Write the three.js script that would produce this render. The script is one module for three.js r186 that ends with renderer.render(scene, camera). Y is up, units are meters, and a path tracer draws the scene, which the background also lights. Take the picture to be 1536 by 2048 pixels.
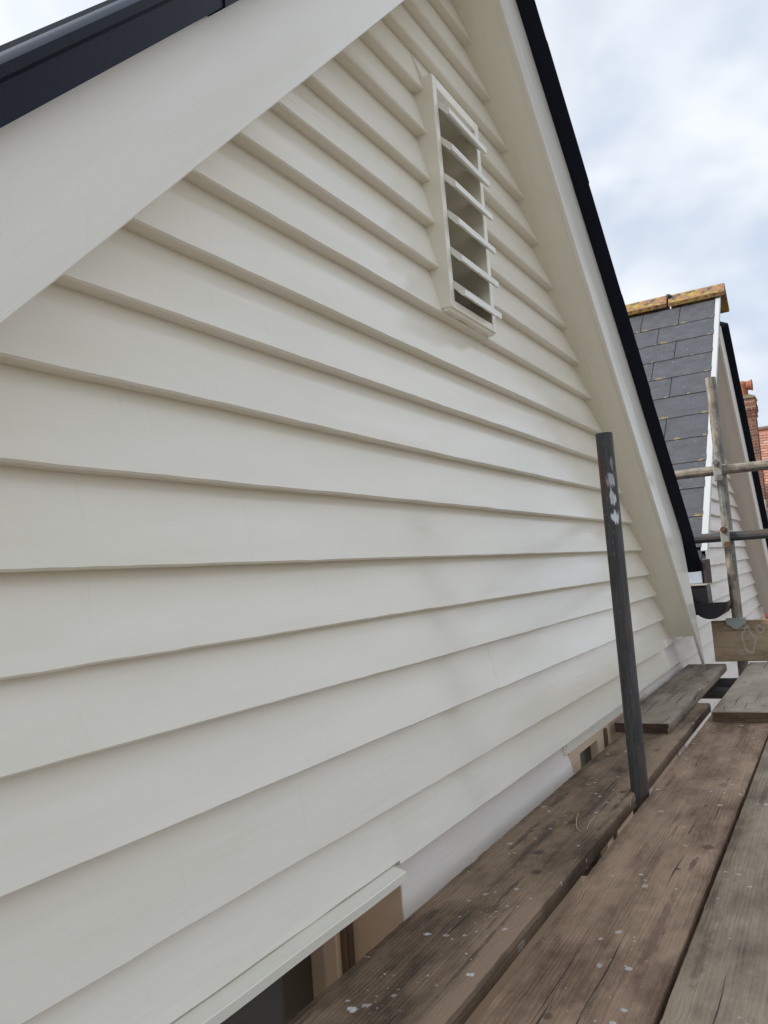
import * as THREE from 'three';
import { mergeGeometries, toCreasedNormals } from 'three/addons/utils/BufferGeometryUtils.js';
import { RoundedBoxGeometry } from 'three/addons/geometries/RoundedBoxGeometry.js';

// ------------------------------------------------------------------ camera, sky, sun, exposure
const CY = 5.2;                                    // height of the lens above the ground
const EXPOSURE = 1.36;
const scene = new THREE.Scene();
const camera = new THREE.PerspectiveCamera(64.59, 0.75, 0.05, 2000);
{
  const roll = -4.452 * Math.PI / 180, pitch = 4.738 * Math.PI / 180, yaw = 29.27 * Math.PI / 180;
  const f = new THREE.Vector3(Math.cos(pitch) * Math.cos(yaw), Math.sin(pitch), -Math.cos(pitch) * Math.sin(yaw));
  const r = f.clone().cross(new THREE.Vector3(0, 1, 0)).normalize();
  const u = r.clone().cross(f);
  const u2 = r.clone().multiplyScalar(-Math.sin(roll)).addScaledVector(u, Math.cos(roll));
  camera.position.set(0, CY, 0.9);
  camera.up.copy(u2);
  camera.lookAt(camera.position.clone().add(f));
}
scene.add(camera);
const renderer = new THREE.WebGLRenderer({ antialias: true });
renderer.toneMapping = THREE.LinearToneMapping;
renderer.toneMappingExposure = EXPOSURE;
renderer.outputColorSpace = THREE.SRGBColorSpace;
renderer.shadowMap.enabled = true;

// seeded noise
function rng(seed) { let s = seed >>> 0; return () => { s = (s + 0x6D2B79F5) >>> 0; let t = s; t = Math.imul(t ^ (t >>> 15), t | 1); t ^= t + Math.imul(t ^ (t >>> 7), t | 61); return ((t ^ (t >>> 14)) >>> 0) / 4294967296; }; }
function h3(x, y, z) { let h = Math.imul(x, 374761393) ^ Math.imul(y, 668265263) ^ Math.imul(z, 1440662683); h = Math.imul(h ^ (h >>> 13), 1274126177); h ^= h >>> 16; return (h >>> 0) / 4294967295; }
function n3(x, y, z) {
  const xi = Math.floor(x), yi = Math.floor(y), zi = Math.floor(z);
  let fx = x - xi, fy = y - yi, fz = z - zi;
  fx = fx * fx * (3 - 2 * fx); fy = fy * fy * (3 - 2 * fy); fz = fz * fz * (3 - 2 * fz);
  const L = (a, b, t) => a + (b - a) * t;
  return L(L(L(h3(xi, yi, zi), h3(xi + 1, yi, zi), fx), L(h3(xi, yi + 1, zi), h3(xi + 1, yi + 1, zi), fx), fy),
    L(L(h3(xi, yi, zi + 1), h3(xi + 1, yi, zi + 1), fx), L(h3(xi, yi + 1, zi + 1), h3(xi + 1, yi + 1, zi + 1), fx), fy), fz);
}
function n2(x, y, s = 0) {
  const xi = Math.floor(x), yi = Math.floor(y);
  let fx = x - xi, fy = y - yi; fx = fx * fx * (3 - 2 * fx); fy = fy * fy * (3 - 2 * fy);
  const a = h3(xi, yi, s), b = h3(xi + 1, yi, s), c = h3(xi, yi + 1, s), d = h3(xi + 1, yi + 1, s);
  return a + (b - a) * fx + (c - a) * fy + (a - b - c + d) * fx * fy;
}
function fbm2(x, y, s, o) { let v = 0, a = 0.5, t = 0; for (let i = 0; i < o; i++) { v += a * n2(x, y, s + i * 17); t += a; a *= 0.5; x *= 2.03; y *= 2.03; } return v / t; }
function fbm3(x, y, z, o) { let v = 0, a = 0.5, t = 0; for (let i = 0; i < o; i++) { v += a * n3(x + i * 7.3, y - i * 3.1, z + i * 5.7); t += a; a *= 0.5; x *= 2.03; y *= 2.03; z *= 2.03; } return v / t; }
const ss = (a, b, x) => { const t = Math.min(1, Math.max(0, (x - a) / (b - a))); return t * t * (3 - 2 * t); };
const mix = (a, b, t) => a + (b - a) * t;

{ // a bright broken cloud sky, computed
  const SKX = 5.2, SKZ = 17.7, W = 1536, H = 768, data = new Float32Array(W * H * 4);
  for (let j = 0; j < H; j++) {
    const el = ((j + 0.5) / H - 0.5) * Math.PI, sy = Math.sin(el), cy = Math.cos(el);
    for (let i = 0; i < W; i++) {
      const az = ((i + 0.5) / W - 0.5) * 2 * Math.PI, dx = cy * Math.cos(az), dz = cy * Math.sin(az), k = (j * W + i) * 4;
      if (sy < -0.08) { data[k] = 0.3; data[k + 1] = 0.3; data[k + 2] = 0.3; data[k + 3] = 1; continue; }
      const q = 1 / (Math.max(sy, 0) + 0.35), px = dx * q * 1.7 + SKX, pz = dz * q * 1.7 + SKZ;
      const wx = fbm3(px * 1.3, pz * 1.3, 4.2, 3), wz = fbm3(px * 1.3 + 9, pz * 1.3, 7.7, 3);
      const c1 = fbm3(px * 1.15 + wx * 1.2, sy * 1.2, pz * 1.15 + wz * 1.2, 6);
      const c2 = fbm3(px * 3.3 + wx, 3.3 + sy, pz * 3.3 + wz * 1.5, 5);
      const c3 = fbm3(px * 7 + wx * 2, 1.7 + sy * 2, pz * 7 + wz * 2, 4); const cov = ss(0.33, 0.55, c1 * 0.62 + c2 * 0.26 + c3 * 0.12);
      const lum = 0.96 + 0.24 * (c2 - 0.5) + 0.2 * (c1 - 0.5) + 0.2 * (c3 - 0.5);
      const hz = Math.exp(-Math.max(sy, 0) * 4);
      const b = [mix(0.42, 0.52, hz), mix(0.505, 0.58, hz), mix(0.63, 0.675, hz)], w = [0.665 * lum, 0.70 * lum, 0.757 * lum];
      const sg = Math.max(0, dx * -0.358 + sy * 0.555 + dz * -0.751), glow = 1 + 0.12 * sg * sg + 0.5 * Math.pow(sg, 10);   // broad brightening round the veiled sun
      for (let c = 0; c < 3; c++) data[k + c] = mix(b[c], w[c], cov) * glow;
      data[k + 3] = 1;
    }
  }
  const sky = new THREE.DataTexture(data, W, H, THREE.RGBAFormat, THREE.FloatType);
  sky.mapping = THREE.EquirectangularReflectionMapping; sky.magFilter = THREE.LinearFilter; sky.minFilter = THREE.LinearFilter;
  sky.wrapS = THREE.RepeatWrapping; sky.needsUpdate = true;
  scene.background = sky; scene.environment = sky;
}
const sun = new THREE.DirectionalLight(new THREE.Color(1, 0.965, 0.92), 3);   // hazy sun behind the houses: this side of them is in open shade
sun.position.set(-10, 24, -24); sun.target.position.set(3, 4, 0);
sun.castShadow = true; sun.shadow.radius = 20;
sun.shadow.camera.left = -20; sun.shadow.camera.right = 20; sun.shadow.camera.top = 20; sun.shadow.camera.bottom = -20; sun.shadow.camera.far = 90;
sun.shadow.mapSize.set(2048, 2048);
scene.add(sun, sun.target);

// ------------------------------------------------------------------ helpers
const used = {};
function numbered(n) { const k = used[n] = (used[n] ?? -1) + 1; return k ? `${n}_${String(k).padStart(3, '0')}` : n; }
function thing(name, label, category, base, group) {   // a Group at the thing's base; geometry is authored in lens-height coordinates
  const o = new THREE.Group(); o.name = numbered(name); o.position.set(base[0], base[1] + CY, base[2]);
  o.userData = { label, category }; if (group) o.userData.group = group;
  o.base = new THREE.Vector3(...base); scene.add(o); return o;
}
function part(name, geo, mat, parent, label) {
  const m = new THREE.Mesh(geo, mat); m.name = name; m.castShadow = m.receiveShadow = true;
  let p = parent, b = p.base; if (b) { geo.translate(-b.x, -b.y, -b.z); }
  m.base = b; if (label) m.userData.label = label;
  parent.add(m); return m;
}
function place(name, geo, mat, parent, x, y, z, rot) { // shared geometry, placed
  const m = new THREE.Mesh(geo, mat); m.name = name; m.castShadow = m.receiveShadow = true;
  const b = parent.base; m.position.set(x - b.x, y - b.y, z - b.z); if (rot) m.rotation.set(...rot); parent.add(m); return m;
}
// a closed section [dy..] swept along x : prof(x, i) -> [[y, z, v?], ...]  (optional per-point x shift as 4th)
function sweepX(xs, prof, { caps = true, crease = 0.5, u0 = 0, v0 = 0, uS = 1, vS = 1 } = {}) {
  const P = xs.map((x, i) => prof(x, i)), n = P[0].length, pos = [], uv = [];
  const X = (i, j) => P[i][j][3] ?? xs[i];
  const len = [0]; for (let j = 0; j < n; j++) { const a = P[0][j], b = P[0][(j + 1) % n]; len.push(len[j] + Math.hypot(a[0] - b[0], a[1] - b[1])); }
  const push = (i, j, v) => { pos.push(X(i, j % n), P[i][j % n][0], P[i][j % n][1]); uv.push((X(i, j % n) + u0) * uS, (v + v0) * vS); };
  for (let i = 0; i + 1 < xs.length; i++) for (let j = 0; j < n; j++) {
    push(i, j, len[j]); push(i + 1, j, len[j]); push(i + 1, j + 1, len[j + 1]);
    push(i, j, len[j]); push(i + 1, j + 1, len[j + 1]); push(i, j + 1, len[j + 1]);
  }
  if (caps) for (const [i, s] of [[0, 1], [xs.length - 1, 0]]) for (let j = 1; j + 1 < n; j++) {
    const t = s ? [0, j, j + 1] : [0, j + 1, j];
    for (const q of t) { pos.push(X(i, q), P[i][q][0], P[i][q][1]); uv.push((P[i][q][1] + u0) * uS, (P[i][q][0] + v0) * vS); }
  }
  let g = new THREE.BufferGeometry();
  g.setAttribute('position', new THREE.Float32BufferAttribute(pos, 3));
  g.setAttribute('uv', new THREE.Float32BufferAttribute(uv, 2));
  g.computeVertexNormals();
  return crease ? toCreasedNormals(g, crease) : g;
}
const lin = (a, b, n) => Array.from({ length: n + 1 }, (_, i) => a + (b - a) * i / n);
function box(x0, x1, y0, y1, z0, z1, r = 0.003) {
  const g = new RoundedBoxGeometry(x1 - x0, y1 - y0, z1 - z0, 1, Math.min(r, (x1 - x0) / 2.2, (y1 - y0) / 2.2, (z1 - z0) / 2.2));
  // box-mapped uv in metres
  const p = g.attributes.position, nn = g.attributes.normal, uv = g.attributes.uv;
  for (let i = 0; i < p.count; i++) {
    const ax = Math.abs(nn.getX(i)), ay = Math.abs(nn.getY(i)), az = Math.abs(nn.getZ(i));
    if (az >= ax && az >= ay) uv.setXY(i, p.getX(i) + x0, p.getY(i) + y0); else if (ay >= ax) uv.setXY(i, p.getX(i) + x0, p.getZ(i) + z0); else uv.setXY(i, p.getZ(i) + z0, p.getY(i) + y0);
  }
  g.translate((x0 + x1) / 2, (y0 + y1) / 2, (z0 + z1) / 2); return g;
}
const merge = a => mergeGeometries(a.map(g => { const q = g.index ? g.toNonIndexed() : g; for (const k of Object.keys(q.attributes)) if (!['position', 'normal', 'uv'].includes(k)) q.deleteAttribute(k); return q; }));
function tubeBetween(a, b, r, { open = 0.0042, seg = 28, rows = 1 } = {}) { // a real pipe: outer wall, inner wall, rims; uv = (angle, metres)
  const A = new THREE.Vector3(...a), B = new THREE.Vector3(...b), L = A.distanceTo(B), ri = r - open;
  const pts = [new THREE.Vector2(ri, 0), new THREE.Vector2(r - 0.0006, 0), new THREE.Vector2(r, 0.0008), ...lin(0.0008, L - 0.0008, rows).slice(1, -1).map(y => new THREE.Vector2(r, y)), new THREE.Vector2(r, L - 0.0008), new THREE.Vector2(r - 0.0006, L), new THREE.Vector2(ri, L), new THREE.Vector2(ri, 0)];
  const g0 = new THREE.LatheGeometry(pts, seg); const p = g0.attributes.position, uv = g0.attributes.uv;
  for (let i = 0; i < p.count; i++) uv.setXY(i, uv.getX(i), p.getY(i));
  const g = toCreasedNormals(g0.toNonIndexed(), 0.6);
  const q = new THREE.Quaternion().setFromUnitVectors(new THREE.Vector3(0, 1, 0), B.clone().sub(A).normalize());
  g.applyQuaternion(q); g.translate(A.x, A.y, A.z); return g;
}
// textures
function tex(W, H, fn, { srgb = true, rx = 1, ry = 1, wrap = true } = {}) { // fn returns [r,g,b] 0..1
  const d = new Uint8Array(W * H * 4);
  for (let j = 0; j < H; j++) for (let i = 0; i < W; i++) { const c = fn((i + 0.5) / W, (j + 0.5) / H, i, j), k = (j * W + i) * 4; d[k] = Math.max(0, Math.min(255, c[0] * 255)); d[k + 1] = Math.max(0, Math.min(255, c[1] * 255)); d[k + 2] = Math.max(0, Math.min(255, c[2] * 255)); d[k + 3] = 255; }
  const t = new THREE.DataTexture(d, W, H, THREE.RGBAFormat, THREE.UnsignedByteType);
  t.magFilter = THREE.LinearFilter; t.minFilter = THREE.LinearMipmapLinearFilter; t.generateMipmaps = true;
  if (srgb) t.colorSpace = THREE.SRGBColorSpace; t.wrapS = t.wrapT = wrap ? THREE.RepeatWrapping : THREE.ClampToEdgeWrapping; t.repeat.set(rx, ry); t.needsUpdate = true; return t;
}
const S = v => (v <= 0.0031308 ? v * 12.92 : 1.055 * Math.pow(v, 1 / 2.4) - 0.055);
const grey = v => [v, v, v];
// tiling noise
function tn(u, v, fx, fy, s) { // periodic value noise
  const x = u * fx, y = v * fy, xi = Math.floor(x), yi = Math.floor(y); let a = x - xi, b = y - yi; a = a * a * (3 - 2 * a); b = b * b * (3 - 2 * b);
  const X0 = ((xi % fx) + fx) % fx, X1 = (X0 + 1) % fx, Y0 = ((yi % fy) + fy) % fy, Y1 = (Y0 + 1) % fy;
  const p = h3(X0, Y0, s), q = h3(X1, Y0, s), r = h3(X0, Y1, s), t = h3(X1, Y1, s); return p + (q - p) * a + (r - p) * b + (p - q - r + t) * a * b;
}
const tf = (u, v, fx, fy, s, o) => { let w = 0, a = 0.5, t = 0; for (let i = 0; i < o; i++) { w += a * tn(u, v, fx << i, fy << i, s + i * 13); t += a; a *= 0.55; } return w / t; };

const marks = (() => { const r = rng(4711), a = []; for (let i = 0; i < 20; i++) a.push([r(), r(), 0.0012 + r() * 0.0035, 0.004 + r() * 0.045, (r() - 0.5) * 0.5, r() < 0.5 ? 1 : -1]); return a; })();
const markAt = (u, v) => { let m = 0; for (const [x, y, w, h, k, s] of marks) { let dx = (u - x) * 1.6, dy = (v - y) * 0.4; if (Math.abs(dy) > h || Math.abs(dx) > 0.04) continue; dx -= dy * k; const e = ss(w, w * 0.2, Math.abs(dx)) * ss(h, h * 0.6, Math.abs(dy)); m += s * e; } return m; };
// brushed gloss paint on timber: tile is 1.6 m along the board, 0.4 m across
const paintBump = tex(1536, 512, (u, v) => { const g = tf(u, v, 14, 60, 3, 3), b = tf(u, v, 14, 10, 9, 4), d = tn(u, v, 160, 60, 5); return grey(0.5 + (g - 0.5) * 0.34 + (b - 0.5) * 0.5 + (d > 0.985 ? 0.3 : 0) + 0.2 * markAt(u, v)); }, { srgb: false, rx: 1 / 1.6, ry: 1 / 0.4 });
const paintRough = tex(512, 256, (u, v) => { const a = tf(u, v, 5, 8, 31, 4), b = tf(u, v, 8, 60, 37, 2); return grey(0.195 + (a - 0.5) * 0.22 + (b - 0.5) * 0.06); }, { srgb: false, rx: 1 / 1.6, ry: 1 / 0.4 });
const paintCol = tex(1024, 512, (u, v) => { const a = tf(u, v, 4, 6, 41, 4), b = tf(u, v, 10, 70, 47, 2), sp = tn(u, v, 300, 140, 53) * tn(u, v, 37, 23, 59); let m = 1 + (a - 0.5) * 0.05 + (b - 0.5) * 0.008; if (sp > 0.94) m *= 0.85; m *= 1 - 0.014 * Math.abs(markAt(u, v)); return [m * 0.955, m * 0.955, m * (0.945 + (a - 0.5) * 0.03)]; }, { srgb: true, rx: 1 / 1.6, ry: 1 / 0.4 });
function paint(r, g, b, rough = 1, bump = 0.0005) { return new THREE.MeshPhysicalMaterial({ color: new THREE.Color().setRGB(r, g, b), map: paintCol, roughness: rough, roughnessMap: paintRough, bumpMap: paintBump, bumpScale: bump }); }
const M = {
  cream: paint(0.91, 0.865, 0.765), creamSmooth: paint(0.91, 0.862, 0.745, 1.25, 0.0003), barge: paint(0.915, 0.885, 0.815, 1.2, 0.0003), white: paint(0.88, 0.86, 0.8, 1.6, 0.0005),
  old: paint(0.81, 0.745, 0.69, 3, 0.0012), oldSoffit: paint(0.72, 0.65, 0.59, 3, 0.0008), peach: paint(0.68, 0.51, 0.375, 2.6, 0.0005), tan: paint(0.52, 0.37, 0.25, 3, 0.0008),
  black: new THREE.MeshPhysicalMaterial({ color: new THREE.Color().setRGB(0.0055, 0.0085, 0.0185), roughness: 0.36, specularIntensity: 0.3 }),
  dark: new THREE.MeshStandardMaterial({ color: new THREE.Color().setRGB(0.03, 0.03, 0.024), roughness: 0.8 }),
  glass: new THREE.MeshPhysicalMaterial({ color: 0xffffff, transmission: 1, thickness: 0, roughness: 0.03, ior: 1.5 }),
  lead: new THREE.MeshStandardMaterial({ color: new THREE.Color().setRGB(0.5, 0.55, 0.62), roughness: 0.5, metalness: 0.2 }),
};

// ------------------------------------------------------------------ ground
{
  const t = tex(512, 512, (u, v) => { const a = tf(u, v, 6, 6, 71, 5), b = tf(u, v, 120, 120, 73, 2); const m = 0.8 + 0.5 * (a - 0.5) + 0.4 * (b - 0.5); return [S(0.265 * m), S(0.235 * m), S(0.195 * m)]; }, { rx: 400, ry: 400 });
  const g = new THREE.PlaneGeometry(2400, 2400); g.rotateX(-Math.PI / 2);
  const m = new THREE.Mesh(g, new THREE.MeshStandardMaterial({ map: t, roughness: 0.95 })); m.name = 'ground'; m.receiveShadow = true; m.userData = { kind: 'structure', label: 'pale gravelly ground far below the scaffold' }; scene.add(m);
}

// ------------------------------------------------------------------ timber cladding
const T = 0.036;                                    // how far each lip stands proud of the board under it
function weatherboard(fa, fb, yb, yt, seed, { amp = 1, n = 90, dz = 0, rough = 0 } = {}) {
  const ys = [yt + 0.025, yt + 0.025, yb + 0.0035, yb, yb, yb];
  const zs = [-0.05, -T - 0.003, 0, -0.0035, -0.02, -0.05];
  return sweepX(lin(0, 1, n), (t) => ys.map((y, j) => {
    const x = mix(fa(y), fb(y), t), low = j >= 2;
    const wy = low ? amp * (0.004 * (n2(x * 1.1, seed * 3.7, 3) - 0.5) + 0.0016 * (n2(x * 9, seed * 1.7, 5) - 0.5) + 0.0012 * (n2(x * 41, seed, 7) - 0.5)) + rough * Math.max(0, n2(x * 17, seed, 11) - 0.55) * 0.03 : 0;
    const wz = (j === 1 || j === 2 || j === 3) ? amp * 0.005 * (n2(x * 0.9, seed * 5.1, 9) - 0.5) + dz : 0;
    return [y + wy, zs[j] + wz, 0, x];
  }), { crease: 0.5, u0: seed * 0.77, v0: seed * 0.313 });
}
function boardPieces(fa, fb, yb, yt, holes) {       // cut a course round the openings: list of [fa, fb, yb, yt]
  let out = [[fa, fb, yb, yt]];
  for (const [x0, x1, y0, y1] of holes) {
    if (y1 <= yb + 0.001 || y0 >= yt - 0.001) continue;
    const next = [];
    for (const [a, b, c, d] of out) {
      const ym = (c + d) / 2;
      if (b(ym) < x0 || a(ym) > x1) { next.push([a, b, c, d]); continue; }
      if (a(ym) < x0) next.push([a, () => x0, c, d]);
      if (b(ym) > x1) next.push([() => x1, b, c, d]);
      if (y0 > c + 0.012) next.push([() => Math.max(a(ym), x0), () => Math.min(b(ym), x1), c, y0 - 0.025]);
      if (y1 < d - 0.012) next.push([() => Math.max(a(ym), x0), () => Math.min(b(ym), x1), y1, d]);
    }
    out = next;
  }
  return out;
}
const strip = (x0, x1, line, poly, n = 1, o = {}) => sweepX(lin(x0, x1, n), x => poly.map(([dy, z]) => [line(x) + dy, z]), o);

// ------------------------------------------------------------------ the freshly painted gable
{
  const H = thing('gabled_house', 'freshly painted cream weatherboard gable with louvred vent, filling most of the view beside the scaffold', 'house', [2.27, -CY, 0]);
  const sL = x => 0.95 * x - 0.21, sR = x => -0.945 * x + 4.10;      // underside of the soffits
  const tR = x => -0.855 * x + 4.128;                                // underside of the right verge
  const tL = x => 0.955 * x + 0.004;
  const ax = 2.275;
  const laps = [1.9, 1.77, 1.64, 1.51, 1.3795, 1.2507, 1.1127, 0.9839, 0.8549, 0.7246, 0.5828, 0.4542, 0.3196, 0.184, 0.0451, -0.0845, -0.202, -0.3387, -0.4915, -0.6159, -0.752];
  for (let y = -0.885; y > -2.6; y -= 0.135) laps.push(y);
  const holes = [[2.026, 2.362, 0.738, 1.421], [0.3, 1.5585, -1.8, -0.607], [2.83, 4.05, -1.8, -0.6155]];
  const xa = y => Math.max((y + 0.205) / 0.95, -0.2), xb = y => Math.min((4.105 - y) / 0.945, 4.95), xe = () => 4.7, JX = 2.207;
  laps.forEach((yb, i) => {
    const yt = i ? laps[i - 1] : 1.97;
    (yb === -0.3387 ? [[xa, () => JX, yb, yt], [() => JX + 0.0003, xe, yb, yt]] : boardPieces(xa, yb < -0.3 ? xe : xb, yb, yt, holes)).forEach((p, k) => {
      const w = p[1]((p[2] + p[3]) / 2) - p[0]((p[2] + p[3]) / 2); if (w < 0.02) return;
      part('weatherboard', weatherboard(p[0], p[1], p[2], p[3], i + 1 + k * 0.37, { n: Math.max(6, Math.round(w * 26)) }), yb < -0.76 ? M.tan : yb < -0.7 ? M.old : M.cream, H, yb < -0.76 ? 'tan unpainted board below the deck' : yb < -0.7 ? 'pale pinkish lowest board, not yet repainted' : undefined);
    });
  });
  for (let i = 0; i < laps.length; i++) { const yb = laps[i]; if (yb > -0.3 || yb < -0.76) continue; part('weatherboard', weatherboard(() => 4.702 + (i % 2) * 0.002, () => yb < -0.4 ? 5.08 : 4.81, yb, laps[i - 1], 60 + i, { n: 14, amp: 1.4 }), M.old, H, 'old pinkish board end not yet repainted'); }
  // wall behind the boards and the storey below
  const body = new THREE.Shape([[-0.2, -CY], [4.95, -CY], [4.95, sR(4.95) + 0.1], [ax, 1.99], [-0.2, sL(-0.2) + 0.1]].map(a => new THREE.Vector2(...a)));
  part('wall_core', new THREE.ExtrudeGeometry(body, { depth: 7.5, bevelEnabled: false }).translate(0, 0, -7.75), M.dark, H);
  part('lower_wall', box(-0.2, 4.95, -CY, -2.62, -0.25, -0.02), M.old, H);
  part('end_board', box(4.951, 5.09, -CY, -0.89, -0.26, -0.051), M.old, H);
  // soffits and barge boards
  part('soffit', strip(ax, 4.815, sR, [[0, -0.05], [0, 0.1125], [0.02, 0.1125], [0.02, -0.05]]), M.creamSmooth, H);
  part('soffit', strip(-0.4, ax, sL, [[0, -0.05], [0, 0.1125], [0.02, 0.1125], [0.02, -0.05]]), M.creamSmooth, H);
  const bR = x => -0.94 * x + 4.085, bL = x => 0.955 * x - 0.222;
  const FX = 4.69, FY = tR(4.69) + 0.01;
  const barge = (x0, x1, b, top) => sweepX(lin(x0, x1, 80), x => { const w = 0.0012 * (n2(x * 6, 2, 5) - 0.5), y0 = b(x) + w, y1 = top(x); return [[y0, 0.113], [y0, 0.127], [y0 + 0.003, 0.13], [y1, 0.13], [y1, 0.113]]; }, { u0: 3.3 });
  part('barge_board', barge(ax, 5.028, bR, x => Math.max(bR(x) + 0.004, Math.min(tR(x) + 0.01, mix(FY, bR(5.028), (x - FX) / (5.028 - FX))))), M.barge, H);
  part('barge_board', barge(-0.5, ax, bL, x => tL(x) + 0.01), M.barge, H);
  // glossy black verge units, lapping one over the next
  const unit = (z, h) => [[0, 0.02], [0, 0.1305], [-0.006, 0.134], [-0.006, z], [h * 0.62, z], [h * 0.7, z + 0.006], [h * 0.92, z + 0.006], [h + 0.004, z - 0.004], [h + 0.012, z - 0.03], [h + 0.012, 0.02]];
  for (let k = 0; k < 8; k++) {
    const x0 = 2.29 + k * 0.405, x1 = Math.min(x0 + 0.41, 4.935); if (x0 > 4.9) break;
    part('verge_unit', strip(x0 - 0.004, x1, x => tR(x) - 0.004 * (1 - (x - x0) / 0.405), [[0, 0.02], [0, 0.1305], [-0.003, 0.134], [0, 0.187 + (k % 2) * 0.002], [0.004, 0.19 + (k % 2) * 0.002], [0.013, 0.188], [0.1, 0.11], [0.106, 0.02]]), M.black, H);
  }
  for (let k = 0; k < 7; k++) {
    const x1 = 2.285 - (k - 0.0) * 0.4475, x0 = Math.max(x1 - 0.4535, -0.53);
    part('verge_unit', strip(x0, x1, x => tL(x) + 0.003 * (x - x0) / 0.45, unit(0.1655 - (k % 2) * 0.003, 0.07)), M.black, H);
  }
  // roof slopes
  const slate = new THREE.MeshStandardMaterial({ color: new THREE.Color().setRGB(0.09, 0.095, 0.105), roughness: 0.6 });
  part('roof', merge([strip(ax, 4.93, x => tR(x), [[0.03, -7.8], [0.03, 0.015], [0.105, 0.015], [0.105, -7.8]]), strip(-0.53, ax - 0.002, x => tL(x), [[0.03, -7.8], [0.03, 0.015], [0.105, 0.015], [0.105, -7.8]])]), slate, H);
  // louvred vent
  const V = part('louvre_vent', merge([
    box(2.026, 2.054, 0.738, 1.421, -0.13, 0.03), box(2.334, 2.362, 0.738, 1.421, -0.13, 0.03),
    box(2.0545, 2.3335, 1.389, 1.421, -0.13, 0.0295), box(2.0545, 2.3335, 0.738, 0.762, -0.13, 0.0295)]), M.creamSmooth, H);
  part('back_panel', box(2.0545, 2.3335, 0.7665, 1.3885, -0.15, -0.135), M.black, V);
  part('lining', merge([box(2.0545, 2.0915, 0.95, 1.3885, -0.112, -0.1), box(2.0955, 2.3335, 0.948, 1.3885, -0.113, -0.101)]), M.creamSmooth, V, 'beige painted boards behind the slats');
  for (let k = 0; k < 6; k++) {
    const yf = 1.318 - k * 0.1082 + (k === 5 ? 0.008 : 0);
    const g = sweepX(lin(2.0548, 2.3332, 26), x => { const j = 0.003 * (n2(x * 70, k, 21) - 0.4) * (k > 2 ? 1 : 0.3); return [[yf + 0.002, 0.0615], [yf + 0.006, 0.058], [yf + 0.066, -0.002], [yf + 0.056, -0.008], [yf - 0.0125 - j, 0.052], [yf - 0.015 - j, 0.0565], [yf - 0.0145 - j, 0.0615]]; }, { u0: k });
    part('slat', g, M.white, V);
  }
  part('drip_bead', sweepX(lin(2.03, 2.36, 20), x => { const j = 0.002 * n2(x * 50, 3, 3); return [[0.7385, 0.024], [0.732 - j, 0.02], [0.7315 - j, 0.002], [0.7385, -0.02]]; }), M.creamSmooth, V);
  // near window under its drip cap
  const A = part('window', merge([box(0.3, 1.53, -0.735, -0.66, -0.21, -0.14), box(1.49, 1.552, -1.78, -0.7355, -0.205, -0.135), box(0.3, 0.36, -1.78, -0.7355, -0.205, -0.135)]), M.peach, H);
  part('reveal', merge([box(1.5525, 1.558, -1.8, -0.62, -0.22, -0.001, 0.001), box(0.28, 1.552, -0.659, -0.6345, -0.22, -0.02)]), M.peach, A);
  part('pane', box(0.36, 1.4895, -1.78, -0.7355, -0.172, -0.168, 0.001), M.glass, A);
  part('jamb_bead', merge([box(1.505, 1.515, -1.78, -0.736, -0.134, -0.121), box(1.529, 1.5515, -1.78, -0.736, -0.1345, -0.128)]), new THREE.MeshStandardMaterial({ color: new THREE.Color().setRGB(0.12, 0.07, 0.045), roughness: 0.7 }), A);
  part('sill', box(0.25, 1.6, -1.84, -1.801, -0.22, 0.04), M.old, A);
  const cap = [[-0.6075, -0.035], [-0.6075, 0.002], [-0.614, 0.026], [-0.616, 0.0275], [-0.632, 0.0275], [-0.634, 0.025], [-0.634, -0.035]];
  part('drip_cap', sweepX(lin(0.24, 1.532, 40), x => cap.map(([y, z]) => [y + 0.0015 * (n2(x * 8, 4, 4) - 0.5), z])), M.cream, A);
  // far window
  const fs = new THREE.Shape([[2.83, -1.78], [4.05, -1.78], [4.05, -0.658], [2.83, -0.658]].map(a => new THREE.Vector2(...a)));
  fs.holes.push(new THREE.Path([[2.95, -1.68], [2.95, -0.686], [3.195, -0.686], [3.195, -1.68]].map(a => new THREE.Vector2(...a))));
  const B = part('window', new THREE.ExtrudeGeometry(fs, { depth: 0.055, bevelEnabled: true, bevelSize: 0.0015, bevelThickness: 0.0015, bevelSegments: 1 }).translate(0, 0, -0.072), M.peach, H);
  part('pane', box(2.94, 3.205, -1.69, -0.68, -0.05, -0.046, 0.001), new THREE.MeshPhysicalMaterial({ color: new THREE.Color().setRGB(0.028, 0.028, 0.018), roughness: 0.22, specularIntensity: 0.35 }), B);
  part('jamb_bead', box(3.285, 3.315, -1.77, -0.664, -0.03, -0.006), new THREE.MeshStandardMaterial({ color: new THREE.Color().setRGB(0.1, 0.06, 0.035), roughness: 0.8 }), B);
  part('head_board', merge([box(2.79, 4.09, -0.6595, -0.6, -0.06, -0.016), box(2.8, 4.09, -0.629, -0.6225, -0.03, -0.010)]), M.cream, B);
  part('sill', box(2.78, 4.1, -1.84, -1.79, -0.1, 0.05), M.old, B);
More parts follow.
